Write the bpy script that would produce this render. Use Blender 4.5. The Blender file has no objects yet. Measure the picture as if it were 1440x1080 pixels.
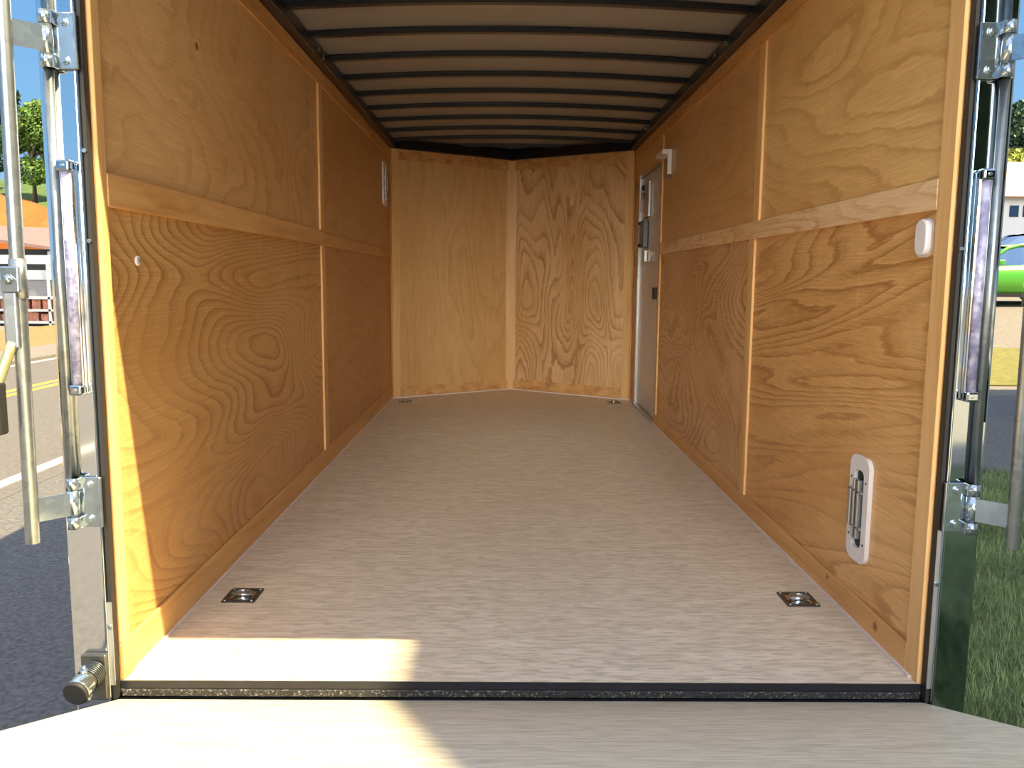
import bpy, bmesh, math, random
from mathutils import Vector, Matrix
random.seed(7)
SC = bpy.context.scene
COL = SC.collection
PI = math.pi

# ------------------------------------------------------------ camera
F_PX, PITCH, YAW, ROLL = 1174.9, 0.12497, 0.00828, -0.00842
cam_d = bpy.data.cameras.new('camera'); cam = bpy.data.objects.new('camera', cam_d); COL.objects.link(cam)
cam_d.sensor_fit = 'HORIZONTAL'; cam_d.sensor_width = 36.0; cam_d.lens = 36.0 * F_PX / 1440
cam_d.clip_start = 0.02; cam_d.clip_end = 600
fwd = Vector((math.sin(YAW) * math.cos(PITCH), math.cos(YAW) * math.cos(PITCH), -math.sin(PITCH)))
rgt = Vector((math.cos(YAW), -math.sin(YAW), 0)); up = rgt.cross(fwd)
r2 = rgt * math.cos(ROLL) - up * math.sin(ROLL) * -1 * -1
u2 = up * math.cos(ROLL) + rgt * math.sin(ROLL)
m3 = Matrix((r2, u2, -fwd)).transposed()
cam.matrix_world = Matrix.Translation((-0.0506, -2.0584, 1.0382)) @ m3.to_4x4()
SC.camera = cam

# ------------------------------------------------------------ sky, sun, exposure
FILL_GLOW = 14.0
W = bpy.data.worlds.new('sky'); SC.world = W; W.use_nodes = True
nt = W.node_tree; nt.nodes.clear()
wo = nt.nodes.new('ShaderNodeOutputWorld'); bg = nt.nodes.new('ShaderNodeBackground')
tc = nt.nodes.new('ShaderNodeTexCoord'); sx = nt.nodes.new('ShaderNodeSeparateXYZ'); cr = nt.nodes.new('ShaderNodeValToRGB')
nt.links.new(tc.outputs['Generated'], sx.inputs[0]); nt.links.new(sx.outputs['Z'], cr.inputs['Fac'])
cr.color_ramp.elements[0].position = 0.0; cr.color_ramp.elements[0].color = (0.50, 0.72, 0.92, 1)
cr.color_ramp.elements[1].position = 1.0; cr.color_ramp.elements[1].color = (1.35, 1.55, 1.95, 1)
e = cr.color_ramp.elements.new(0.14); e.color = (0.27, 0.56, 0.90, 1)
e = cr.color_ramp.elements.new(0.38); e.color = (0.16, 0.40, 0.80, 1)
e = cr.color_ramp.elements.new(0.62); e.color = (1.2, 1.4, 1.8, 1)  # overhead sky, out of view, brightened to lift the shaded ramp
# glow added low in the unseen sky behind the camera, brightens the deep interior
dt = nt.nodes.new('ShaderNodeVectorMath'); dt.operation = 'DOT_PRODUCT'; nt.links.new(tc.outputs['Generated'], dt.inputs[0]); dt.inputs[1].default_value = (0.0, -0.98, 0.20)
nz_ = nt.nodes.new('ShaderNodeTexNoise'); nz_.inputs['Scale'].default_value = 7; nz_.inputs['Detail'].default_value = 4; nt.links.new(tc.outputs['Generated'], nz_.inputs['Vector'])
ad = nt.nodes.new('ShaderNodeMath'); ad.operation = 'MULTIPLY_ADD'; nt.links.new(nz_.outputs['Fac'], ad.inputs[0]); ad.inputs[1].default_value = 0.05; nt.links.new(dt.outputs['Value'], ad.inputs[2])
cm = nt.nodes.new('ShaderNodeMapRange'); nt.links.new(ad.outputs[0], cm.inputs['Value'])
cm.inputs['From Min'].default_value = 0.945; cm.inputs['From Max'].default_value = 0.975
cx_ = nt.nodes.new('ShaderNodeMix'); cx_.data_type = 'RGBA'; nt.links.new(cm.outputs[0], cx_.inputs[0]); nt.links.new(cr.outputs['Color'], cx_.inputs[6]); cx_.inputs[7].default_value = (FILL_GLOW, FILL_GLOW * .95, FILL_GLOW * .88, 1)
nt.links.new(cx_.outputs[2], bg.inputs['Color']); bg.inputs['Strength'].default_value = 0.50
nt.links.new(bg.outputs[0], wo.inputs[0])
sun_d = bpy.data.lights.new('sun', 'SUN'); sun = bpy.data.objects.new('sun', sun_d); COL.objects.link(sun)
sun.rotation_euler = Vector((-0.66, 0.19, -1.0)).to_track_quat('-Z', 'Y').to_euler()
sun_d.energy = 8.5; sun_d.angle = 0.0093; sun_d.color = (1.0, 0.82, 0.48)
vs = SC.view_settings
vs.view_transform = 'Standard'; vs.look = 'None'; vs.gamma = 1.0; vs.use_curve_mapping = False
vs.exposure = 1.0
SC.cycles.max_bounces = 16; SC.cycles.diffuse_bounces = 10; SC.cycles.glossy_bounces = 6
SC.cycles.caustics_reflective = False; SC.cycles.caustics_refractive = False
SC.cycles.sample_clamp_indirect = 12.0

# ------------------------------------------------------------ node materials
class NM:
    def __init__(s, name, rough=0.5, metal=0.0, spec=0.5):
        s.m = bpy.data.materials.new(name); s.m.use_nodes = True
        s.t = s.m.node_tree; s.b = s.t.nodes['Principled BSDF']
        s.b.inputs['Roughness'].default_value = rough; s.b.inputs['Metallic'].default_value = metal
        s.b.inputs['Specular IOR Level'].default_value = spec
        s.tc = s.t.nodes.new('ShaderNodeTexCoord')
    def n(s, kind, **kw):
        nd = s.t.nodes.new('ShaderNode' + kind)
        for k, v in kw.items():
            if hasattr(nd, k): setattr(nd, k, v)
            else: nd.inputs[k].default_value = v
        return nd
    def l(s, a, b): s.t.links.new(a, b)
    def mapping(s, scale, rot=(0, 0, 0), loc=(0, 0, 0), src=None):
        m = s.n('Mapping'); m.inputs['Scale'].default_value = scale; m.inputs['Rotation'].default_value = rot
        m.inputs['Location'].default_value = loc
        s.l(src if src else s.tc.outputs['Object'], m.inputs['Vector']); return m.outputs[0]
    def noise(s, vec, scale=1, detail=2, rough=0.5, dist=0.0):
        n = s.n('TexNoise'); n.inputs['Scale'].default_value = scale; n.inputs['Detail'].default_value = detail
        n.inputs['Roughness'].default_value = rough; n.inputs['Distortion'].default_value = dist
        s.l(vec, n.inputs['Vector']); return n.outputs['Fac']
    def ramp(s, fac, stops):
        r = s.n('ValToRGB'); el = r.color_ramp.elements
        el[0].position, el[0].color = stops[0][0], (*stops[0][1], 1)
        el[1].position, el[1].color = stops[-1][0], (*stops[-1][1], 1)
        for p, c in stops[1:-1]:
            q = el.new(p); q.color = (*c, 1)
        s.l(fac, r.inputs['Fac']); return r.outputs['Color']
    def math(s, op, a, b=None, c=None):
        n = s.n('Math'); n.operation = op
        for i, v in enumerate((a, b, c)):
            if v is None: continue
            if isinstance(v, (int, float)): n.inputs[i].default_value = v
            else: s.l(v, n.inputs[i])
        return n.outputs[0]
    def mix(s, fac, a, b, mode='MIX'):
        n = s.n('Mix'); n.data_type = 'RGBA'; n.blend_type = mode
        for idx, v in ((0, fac), (6, a), (7, b)):
            if isinstance(v, (int, float)): n.inputs[idx].default_value = v
            elif isinstance(v, tuple): n.inputs[idx].default_value = (*v, 1)
            else: s.l(v, n.inputs[idx])
        return n.outputs[2]
    def color(s, c):
        if isinstance(c, tuple): s.b.inputs['Base Color'].default_value = (*c, 1)
        else: s.l(c, s.b.inputs['Base Color'])
    def bump(s, h, strength=0.2, dist=0.002):
        b = s.n('Bump'); b.inputs['Strength'].default_value = strength; b.inputs['Distance'].default_value = dist
        s.l(h, b.inputs['Height']); s.l(b.outputs[0], s.b.inputs['Normal'])

def plain(name, c, rough=0.5, metal=0.0, var=0.08, scale=20, spec=0.5):
    m = NM(name, rough, metal, spec)
    f = m.noise(m.mapping((scale,) * 3), 1, 3)
    m.color(m.ramp(f, [(0.3, tuple(x * (1 - var) for x in c)), (0.7, tuple(min(1, x * (1 + var)) for x in c))]))
    return m.m

def plywood(name, light, mid, dark, grain='y', seed=0.0, rings=9.0, contrast=0.8, knot=None, along=0.55, across=2.3, wobble=1.0, lift=1.12, tilt=0.0):
    """rotary cut pine plywood: contour lines of a stretched noise field"""
    light, mid, dark = (tuple(min(0.86, x * k * lift) for x, k in zip(c_, (0.98, 1.03, 1.18))) for c_ in (light, mid, dark))
    m = NM(name, 0.42, spec=0.4)
    ax = lambda al, ac: {'y': (1, al, ac), 'z': (ac, ac, al), 'x': (al, ac, ac)}[grain]
    tv = m.mapping((1, 1, 1), rot=(tilt, 0, 0))
    h = m.noise(m.mapping(ax(along, across), loc=(seed, seed * 0.7, seed * 1.3), src=tv), 1.0, 1.0, 0.35, 0.35)
    wob = m.noise(m.mapping(ax(along * 5, across * 4.5), loc=(seed, 3, seed), src=tv), 1.0, 4, 0.6, 0.4)
    wob2 = m.noise(m.mapping(ax(along * 22, across * 14), loc=(seed, 5, seed)), 1.0, 2, 0.6)
    hh = m.math('ADD', m.math('MULTIPLY', h, rings * 2.2), m.math('ADD', m.math('MULTIPLY', wob, 1.3 * wobble), m.math('MULTIPLY', wob2, 0.30)))
    fr = m.math('FRACT', hh)
    ring = m.ramp(fr, [(0.0, (0.02,) * 3), (0.35, (0.06,) * 3), (0.68, (0.40,) * 3), (0.86, (1.0,) * 3), (0.94, (0.6,) * 3), (1.0, (0.02,) * 3)])
    # second, finer set of lines inside the wide bands
    fr2 = m.math('FRACT', m.math('MULTIPLY', hh, 3.0))
    ring2 = m.ramp(fr2, [(0.0, (0,) * 3), (0.7, (0.5,) * 3), (0.9, (1,) * 3), (1.0, (0,) * 3)])
    stren = m.ramp(m.noise(m.mapping(ax(1.2, 2.4), loc=(seed + 4, 1, 2)), 1, 3, 0.6), [(0.36, (contrast * 0.30,) * 3), (0.60, (contrast,) * 3)])
    fib = m.noise(m.mapping(ax(5, 190)), 1, 3, 0.65)
    base = m.mix(m.ramp(m.noise(m.mapping(ax(0.8, 1.7), loc=(seed, 0, 9)), 1, 4, 0.6), [(0.36, (0,) * 3), (0.66, (1,) * 3)]), light, mid)
    rr = m.math('MULTIPLY', m.math('MULTIPLY_ADD', ring2, 0.22, m.math('MULTIPLY', ring, 0.82)), stren)
    c = m.mix(rr, base, dark)
    c = m.mix(m.math('MULTIPLY', m.ramp(fib, [(0.45, (0,) * 3), (0.72, (1,) * 3)]), 0.38), c, tuple(x * 0.66 for x in mid))
    c = m.mix(m.math('MULTIPLY', m.ramp(fib, [(0.28, (1,) * 3), (0.45, (0,) * 3)]), 0.40), c, tuple(min(1, x * 1.18) for x in light))
    sv = {'y': (1, 4.2, 0.35), 'z': (3.8, 3.8, 0.3), 'x': (4, 4, .3)}[grain]      # peeling marks, faint pale uprights
    st = m.noise(m.mapping(sv, loc=(seed, seed, 0)), 1, 3, 0.7)
    c = m.mix(m.math('MULTIPLY', m.ramp(st, [(0.60, (0,) * 3), (0.66, (1,) * 3), (0.72, (0,) * 3)]), 0.22), c, tuple(min(1, x * 1.15) for x in light))
    if knot:
        for kx, ky, kz, kr in knot:
            d = m.n('VectorMath'); d.operation = 'DISTANCE'; m.l(m.tc.outputs['Object'], d.inputs[0]); d.inputs[1].default_value = (kx, ky, kz)
            k = m.ramp(m.math('DIVIDE', d.outputs['Value'], kr), [(0.55, (1,) * 3), (1.0, (0,) * 3)])
            c = m.mix(k, c, (0.16, 0.06, 0.02))
    m.color(c); m.bump(m.math('ADD', m.math('MULTIPLY', fib, 0.6), m.math('MULTIPLY', ring, 0.4)), 0.15, 0.001)
    return m.m

def strip_wood(name, light, dark, grain, seed=0.0, knot=None):
    m = NM(name, 0.5, spec=0.35)
    g = {'y': (9, 0.8, 9), 'z': (9, 9, 0.8), 'x': (0.8, 9, 9)}[grain]
    f = m.noise(m.mapping(g, loc=(seed, seed, seed)), 1.6, 4, 0.6, 0.6)
    g2 = {'y': (90, 3, 90), 'z': (90, 90, 3), 'x': (3, 90, 90)}[grain]
    f2 = m.noise(m.mapping(g2), 1, 2)
    c = m.ramp(m.math('ADD', m.math('MULTIPLY', f, 0.8), m.math('MULTIPLY', f2, 0.2)), [(0.36, light), (0.55, tuple((a + b) / 2 for a, b in zip(light, dark))), (0.68, dark)])
    if knot:
        for kx, ky, kz, kr in knot:
            d = m.n('VectorMath'); d.operation = 'DISTANCE'; m.l(m.tc.outputs['Object'], d.inputs[0]); d.inputs[1].default_value = (kx, ky, kz)
            c = m.mix(m.ramp(m.math('DIVIDE', d.outputs['Value'], kr), [(0.5, (1,) * 3), (1.0, (0,) * 3)]), c, (0.30, 0.12, 0.04))
    m.color(c); m.bump(f2, 0.1, 0.001)
    return m.m

def osb(name, light, mid, dark, rough=0.4):
    """sealed strand board: long pressed flakes running across the trailer"""
    m = NM(name, rough, spec=0.5)
    f1 = m.noise(m.mapping((4.0, 24, 10)), 1, 6, 0.72, 0.5)
    f2 = m.noise(m.mapping((14, 70, 10), rot=(0, 0, 0.12)), 1, 4, 0.7)
    c = m.ramp(f1, [(0.30, light), (0.5, mid), (0.72, dark)])
    c = m.mix(m.math('MULTIPLY', m.ramp(f2, [(0.40, (0,) * 3), (0.70, (1,) * 3)]), 0.45), c, light)
    for i, (ang, sc, th) in enumerate(((0.5, 1.0, 0.59), (-0.6, 1.3, 0.60), (1.1, 0.9, 0.61), (0.1, 1.2, 0.58))):
        fl = m.noise(m.mapping((11 * sc, 70 * sc, 10), rot=(0, 0, ang), loc=(i * 3.1, i * 7.7, 0)), 1, 1, 0.4)
        c = m.mix(m.math('MULTIPLY', m.ramp(fl, [(th, (0,) * 3), (th + 0.05, (1,) * 3)]), 0.55), c, tuple(x * (0.62 if i % 2 else 0.75) for x in mid))
    big = m.noise(m.mapping((1.1, 1.6, 1)), 1, 3)
    c = m.mix(m.math('MULTIPLY', m.ramp(big, [(0.35, (0,) * 3), (0.7, (1,) * 3)]), 0.25), c, tuple(x * 0.85 for x in mid))
    m.color(c); m.bump(f2, 0.10, 0.001)
    return m.m

def chrome(name, c, rough=0.06, wave=0.02):
    m = NM(name, rough, 1.0)
    m.color(c)
    n = m.noise(m.mapping((9, 9, 3)), 1, 1); m.bump(n, wave, 0.01)
    return m.m

def galv(name, c=(0.62, 0.66, 0.68), rough=0.28):
    m = NM(name, rough, 0.9)
    v = m.n('TexVoronoi'); v.inputs['Scale'].default_value = 45; m.l(m.tc.outputs['Object'], v.inputs['Vector'])
    m.color(m.ramp(v.outputs['Color'], [(0.0, tuple(x * 0.8 for x in c)), (1.0, tuple(min(1, x * 1.12) for x in c))]))
    return m.m

def ground_mat(name, c1, c2, scale=60, rough=0.9, big=None):
    m = NM(name, rough, spec=0.2)
    f = m.noise(m.mapping((scale,) * 3), 1, 4, 0.7)
    c = m.ramp(f, [(0.32, c1), (0.68, c2)])
    if big:
        g = m.noise(m.mapping((0.35, 0.35, 0.35)), 1, 4, 0.6)
        c = m.mix(m.ramp(g, [(0.42, (0,) * 3), (0.62, (1,) * 3)]), c, big)
    m.color(c); m.bump(f, 0.35, 0.006)
    return m.m

M = {}
# orange plywood of the walls
OL, OM, OD = (0.62, 0.34, 0.115), (0.54, 0.265, 0.075), (0.34, 0.135, 0.03)
M['ply_lul'] = plywood('plywood_left_upper', (0.68, 0.41, 0.16), (0.58, 0.32, 0.11), (0.40, 0.18, 0.045), 'y', 1.3, 6.0, 0.75, [(-1.04, 0.72, 1.765, 0.016)], along=1.0, across=1.6, wobble=1.3)
M['ply_lll'] = plywood('plywood_left_lower', (0.64, 0.36, 0.12), (0.54, 0.27, 0.075), (0.31, 0.125, 0.028), 'y', 5.2, 17, 0.95, along=.6, across=2.0, wobble=.6)
M['ply_luf'] = plywood('plywood_left_upper_front', (0.62, 0.35, 0.13), (0.54, 0.28, 0.09), (0.38, 0.17, 0.045), 'y', 8.9, 4, 0.5)
M['ply_llf'] = plywood('plywood_left_lower_front', (0.56, 0.28, 0.095), (0.48, 0.22, 0.065), (0.32, 0.12, 0.03), 'y', 2.2, 6, 0.5)
M['ply_ru'] = plywood('plywood_right_upper', (0.74, 0.48, 0.18), (0.64, 0.37, 0.12), (0.44, 0.21, 0.055), 'y', 11.7, 6.5, 0.78, along=.6, across=1.8, wobble=.9)
M['ply_rl'] = plywood('plywood_right_lower', (0.74, 0.44, 0.16), (0.60, 0.30, 0.085), (0.34, 0.13, 0.028), 'y', 3.4, 8.0, 0.95, along=0.30, across=4.2, wobble=1.0, tilt=0.16)
M['ply_ruf'] = plywood('plywood_right_upper_front', (0.66, 0.40, 0.15), (0.58, 0.32, 0.105), (0.42, 0.19, 0.05), 'y', 15.1, 4, 0.5)
M['ply_rlf'] = plywood('plywood_right_lower_front', (0.72, 0.46, 0.21), (0.54, 0.29, 0.095), (0.28, 0.105, 0.025), 'y', 9.6, 11, 1.0, along=0.9, across=1.9, wobble=.8)
M['ply_vl'] = plywood('plywood_nose_left', (0.68, 0.42, 0.16), (0.60, 0.34, 0.11), (0.46, 0.22, 0.06), 'z', 6.1, 5.5, 0.6)
M['ply_vr'] = plywood('plywood_nose_right', (0.74, 0.48, 0.22), (0.58, 0.33, 0.11), (0.30, 0.12, 0.03), 'z', 4.7, 9, 0.95, along=0.8, across=3.0, wobble=.7)
M['bat_z'] = strip_wood('batten_upright', (0.80, 0.52, 0.23), (0.64, 0.34, 0.11), 'z', 2.0)
M['bat_y'] = strip_wood('batten_long', (0.74, 0.44, 0.17), (0.50, 0.22, 0.06), 'y', 5.0)
M['rail_r'] = plywood('rail_right_wood', (0.80, 0.56, 0.30), (0.74, 0.48, 0.20), (0.50, 0.22, 0.06), 'y', 21.0, 5, 1.0, along=0.8, across=8.0)
M['base_y'] = strip_wood('base_long', (0.72, 0.44, 0.17), (0.55, 0.27, 0.08), 'y', 9.0, [(1.03, 0.255, 0.045, 0.018), (1.03, 0.62, 0.06, 0.012)])
M['bat_x'] = strip_wood('batten_nose', (0.72, 0.44, 0.18), (0.46, 0.20, 0.06), 'x', 4.0)
M['osb'] = osb('strand_board_floor', (0.80, 0.72, 0.59), (0.67, 0.58, 0.45), (0.52, 0.42, 0.295))
M['osb_r'] = osb('strand_board_ramp', (0.82, 0.765, 0.62), (0.74, 0.665, 0.51), (0.54, 0.44, 0.29))
M['caulk'] = plain('white_caulk', (0.72, 0.62, 0.58), 0.6)
M['black'] = plain('black_paint', (0.012, 0.013, 0.018), 0.35, 0, 0.3)
M['rib'] = plain('black_steel', (0.010, 0.011, 0.018), 0.30, 0, 0.3)
M['rubber'] = plain('black_rubber', (0.015, 0.014, 0.013), 0.6)
M['skin'] = plain('roof_skin', (0.30, 0.29, 0.28), 0.38, 0.1, 0.05, 3)
M['chrome'] = chrome('polished_stainless', (0.80, 0.82, 0.84), 0.05, 0.03)
M['chrome_d'] = chrome('dark_polished_trim', (0.42, 0.48, 0.52), 0.06, 0.03)
M['galv'] = galv('zinc_plated_steel', (0.34, 0.37, 0.37), 0.33)
M['zinc'] = galv('bright_zinc', (0.42, 0.49, 0.53), 0.14)
M['alu'] = plain('aluminium', (0.45, 0.45, 0.44), 0.35, 0.7, 0.05)
M['white'] = plain('white_plastic', (0.80, 0.78, 0.77), 0.35, 0, 0.03)
M['doorskin'] = plain('door_skin', (0.56, 0.53, 0.53), 0.35, 0.1, 0.02, 4)
M['pink'] = plain('red_reflective_label', (0.55, 0.38, 0.34), 0.3)
M['dark_lock'] = plain('dark_lock_metal', (0.06, 0.07, 0.07), 0.3, 0.6)
M['yel'] = plain('yellow_zinc', (0.62, 0.60, 0.30), 0.3, 0.7)
M['ext'] = plain('black_side_skin', (0.015, 0.016, 0.02), 0.15)
g = NM('grit_edge', 0.7); nz = g.noise(g.mapping((160, 160, 160)), 1, 3, 0.8)
g.color(g.ramp(nz, [(0.48, (0.012, 0.012, 0.012)), (0.60, (0.05, 0.05, 0.045)), (0.68, (0.45, 0.42, 0.36))])); M['grit'] = g.m
g = NM('led_lens', 0.12, 0.0, 0.8); g.color(g.ramp(g.noise(g.mapping((30, 30, 22)), 1, 2), [(0.42, (0.24, 0.23, 0.36)), (0.60, (0.52, 0.50, 0.64))])); g.b.inputs['Transmission Weight'].default_value = 0.1
vo = g.n('TexVoronoi'); vo.inputs['Scale'].default_value = 70; g.l(g.tc.outputs['Object'], vo.inputs['Vector']); g.bump(vo.outputs['Distance'], 0.6, 0.004); M['lens'] = g.m
M['asphalt'] = ground_mat('asphalt', (0.065, 0.063, 0.062), (0.15, 0.142, 0.138), 45)
M['road'] = ground_mat('road_asphalt', (0.09, 0.082, 0.077), (0.13, 0.118, 0.11), 30)
M['gravel'] = ground_mat('pale_gravel', (0.13, 0.113, 0.098), (0.19, 0.17, 0.145), 12)
M['concrete'] = ground_mat('pale_concrete', (0.26, 0.235, 0.205), (0.36, 0.33, 0.29), 14)
M['lawn'] = ground_mat('lawn_soil', (0.07, 0.10, 0.04), (0.14, 0.18, 0.07), 30)
M['drygrass'] = ground_mat('dry_grass', (0.11, 0.105, 0.03), (0.17, 0.155, 0.05), 8)
M['hayd'] = ground_mat('straw_verge', (0.15, 0.10, 0.04), (0.22, 0.16, 0.07), 6)
M['hillgrass'] = ground_mat('hill_grass', (0.05, 0.09, 0.025), (0.09, 0.13, 0.04), 1.2)
M['clay'] = ground_mat('orange_clay', (0.42, 0.075, 0.012), (0.34, 0.085, 0.018), 1.0, big=(0.16, 0.10, 0.03))
M['linew'] = plain('white_road_paint', (0.36, 0.34, 0.31), 0.7)
M['liney'] = plain('yellow_road_paint', (0.62, 0.33, 0.03), 0.7)
M['blade'] = plain('grass_blades', (0.12, 0.17, 0.07), 0.6, 0, 0.5, 3)
def leafm(name, c, v=0.5):
    return plain(name, c, 0.55, 0, v, 1.2, 0.3)
M['leaf1'] = leafm('leaf_mid', (0.10, 0.17, 0.035)); M['leaf2'] = leafm('leaf_dark', (0.03, 0.06, 0.025)); M['leaf3'] = leafm('leaf_yellow', (0.24, 0.26, 0.045))
M['bark'] = plain('bark', (0.10, 0.07, 0.05), 0.9, 0, 0.3)
M['shed_roof'] = plain('brown_roof', (0.20, 0.11, 0.09), 0.5, 0.0, 0.1, 2)
M['steelwhite'] = plain('pale_painted_steel', (0.36, 0.38, 0.40), 0.5)
M['mesh_grey'] = plain('grey_mesh', (0.16, 0.16, 0.17), 0.6, 0, 0.3, 60)
M['redbrown'] = plain('rust_brown', (0.30, 0.12, 0.08), 0.8, 0, 0.4, 8)
M['siding'] = plain('white_siding', (0.42, 0.44, 0.46), 0.6, 0, 0.05)
M['tanroof'] = plain('tan_roof', (0.50, 0.34, 0.24), 0.8)
M['shade_siding'] = plain('shade_building_siding', (0.62, 0.58, 0.52), 0.5)
M['glass'] = chrome('dark_window', (0.10, 0.13, 0.16), 0.08, 0.0)
M['carglass'] = chrome('car_window', (0.32, 0.42, 0.52), 0.05, 0.0)
def paint(name, c):
    m = NM(name, 0.28); m.color(c); m.b.inputs['Coat Weight'].default_value = 0.7; return m.m
M['green_paint'] = paint('lime_green_paint', (0.09, 0.42, 0.02)); M['blue_paint'] = paint('dark_blue_paint', (0.03, 0.07, 0.16)); M['white_paint'] = paint('white_paint', (0.62, 0.63, 0.64)); M['red_paint'] = paint('dark_red_paint', (0.28, 0.05, 0.05))

# ------------------------------------------------------------ mesh helpers
ORG = {}
class MB:
    def __init__(s): s.bm = bmesh.new()
    def _merge(s, b):
        me = bpy.data.meshes.new('t'); b.to_mesh(me); b.free(); s.bm.from_mesh(me); bpy.data.meshes.remove(me)
    def box(s, x0, x1, y0, y1, z0, z1, bev=0.0, seg=2, mat=None):
        b = bmesh.new(); bmesh.ops.create_cube(b, size=1)
        for v in b.verts: v.co = Vector(((x0 + x1) / 2 + v.co.x * abs(x1 - x0), (y0 + y1) / 2 + v.co.y * abs(y1 - y0), (z0 + z1) / 2 + v.co.z * abs(z1 - z0)))
        if bev: bmesh.ops.bevel(b, geom=b.edges[:], offset=bev, segments=seg, affect='EDGES', profile=0.5)
        if mat: b.transform(mat)
        s._merge(b); return s
    def cyl(s, p0, p1, r, r2=None, n=20, bev=0.0):
        p0, p1 = Vector(p0), Vector(p1); d = p1 - p0
        b = bmesh.new(); bmesh.ops.create_cone(b, cap_ends=True, segments=n, radius1=r, radius2=r if r2 is None else r2, depth=d.length)
        if bev:
            ed = [e for e in b.edges if len(e.link_faces) == 2 and any(len(f.verts) > 4 for f in e.link_faces)]
            bmesh.ops.bevel(b, geom=ed, offset=bev, segments=2, affect='EDGES', profile=0.5)
        for f in b.faces:
            if len(f.verts) <= 4: f.smooth = True
        b.transform(Matrix.Translation((p0 + p1) / 2) @ d.to_track_quat('Z', 'Y').to_matrix().to_4x4())
        s._merge(b); return s
    def tube(s, pts, r, n=10, closed=False):
        pts = [Vector(p) for p in pts]; b = bmesh.new(); rings = []
        for i, p in enumerate(pts):
            if closed: d = pts[(i + 1) % len(pts)] - pts[i - 1]
            else: d = pts[min(i + 1, len(pts) - 1)] - pts[max(i - 1, 0)]
            q = d.to_track_quat('Z', 'Y'); rr = r[i] if isinstance(r, (list, tuple)) else r
            rings.append([b.verts.new(p + q @ Vector((math.cos(2 * PI * k / n) * rr, math.sin(2 * PI * k / n) * rr, 0))) for k in range(n)])
        m_ = len(rings)
        for i in range(m_ if closed else m_ - 1):
            a, c = rings[i], rings[(i + 1) % m_]
            for k in range(n): f = b.faces.new((a[k], a[(k + 1) % n], c[(k + 1) % n], c[k])); f.smooth = True
        if not closed: b.faces.new(rings[0][::-1]); b.faces.new(rings[-1])
        s._merge(b); return s
    def prism(s, prof, axis, a, c, bev=0.0):
        """closed 2D outline extruded along axis from a to c; outline in the two other axes"""
        b = bmesh.new()
        def P(u, v, w): return {'x': (w, u, v), 'y': (u, w, v), 'z': (u, v, w)}[axis]
        lo = [b.verts.new(P(u, v, a)) for u, v in prof]; hi = [b.verts.new(P(u, v, c)) for u, v in prof]
        n = len(prof); b.faces.new(lo[::-1]); b.faces.new(hi)
        for i in range(n): b.faces.new((lo[i], lo[(i + 1) % n], hi[(i + 1) % n], hi[i]))
        bmesh.ops.recalc_face_normals(b, faces=b.faces[:])
        if bev: bmesh.ops.bevel(b, geom=[e for e in b.edges], offset=bev, segments=2, affect='EDGES', profile=0.5)
        s._merge(b); return s
    def grid(s, fn, nu, nv, thick=None):
        b = bmesh.new(); V = [[b.verts.new(fn(i / nu, j / nv)) for j in range(nv + 1)] for i in range(nu + 1)]
        for i in range(nu):
            for j in range(nv): f = b.faces.new((V[i][j], V[i + 1][j], V[i + 1][j + 1], V[i][j + 1])); f.smooth = True
        s._merge(b); return s
    def build(s, name, mat, parent=None, label=None, cat=None, group=None, kind=None, org=None):
        me = bpy.data.meshes.new(name); o = bpy.data.objects.new(name, me); COL.objects.link(o)
        if parent is not None:
            og = ORG[parent.name]; o.parent = parent
        else:
            og = Vector(org) if org else Vector((0, 0, 0)); o.location = og
        s.bm.transform(Matrix.Translation(-og)); s.bm.to_mesh(me); s.bm.free(); me.materials.append(mat)
        ORG[o.name] = og.copy()
        tag(o, label, cat, group, kind); return o
def tag(o, label=None, cat=None, group=None, kind=None):
    for k, v in (('label', label), ('category', cat), ('group', group), ('kind', kind)):
        if v: o[k] = v
def thing(name, loc, label, cat, group=None):
    o = bpy.data.objects.new(name, None); COL.objects.link(o); o.location = loc; o.empty_display_size = 0.1
    ORG[o.name] = Vector(loc); tag(o, label, cat, group); return o
def rrect(w, h, r, n=6, cx=0.0, cy=0.0):
    p = []
    for qx, qy, a0 in ((1, 1, 0), (-1, 1, 90), (-1, -1, 180), (1, -1, 270)):
        for k in range(n + 1):
            a = math.radians(a0 + 90 * k / n); p.append((cx + qx * (w / 2 - r) + r * math.cos(a), cy + qy * (h / 2 - r) + r * math.sin(a)))
    return p
def ring_plate(s, outer, inner, axis, a, c):
    """plate with a hole: two equal-length outlines"""
    b = bmesh.new()
    def P(u, v, w): return {'x': (w, u, v), 'y': (u, w, v), 'z': (u, v, w)}[axis]
    R = [[b.verts.new(P(u, v, w)) for u, v in o] for o, w in ((outer, a), (outer, c), (inner, c), (inner, a))]
    n = len(outer)
    for q in range(4):
        A, B = R[q], R[(q + 1) % 4]
        for i in range(n): b.faces.new((A[i], A[(i + 1) % n], B[(i + 1) % n], B[i]))
    bmesh.ops.recalc_face_normals(b, faces=b.faces[:]); s._merge(b); return s

XW, YB, YN, HC = 1.04, 5.154, 5.833, 2.118     # half width, side wall end, nose, side height
YO = 0.0
# ------------------------------------------------------------ floor, ramp sill, walls, roof
m = MB(); m.prism([(-XW, 0.0), (XW, 0.0), (XW, YB), (0, YN), (-XW, YB)], 'z', -0.03, 0.0)
m.build('floor', M['osb'], kind='structure', label='sealed strand board trailer floor')
m = MB(); m.prism([(-1.12, 0.02), (1.12, 0.02), (1.12, YB), (0, YN + .1), (-1.12, YB)], 'z', -0.16, -0.031)
m.build('trim_1', M['rib'], kind='structure', label='black steel underframe below the floor')
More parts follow.
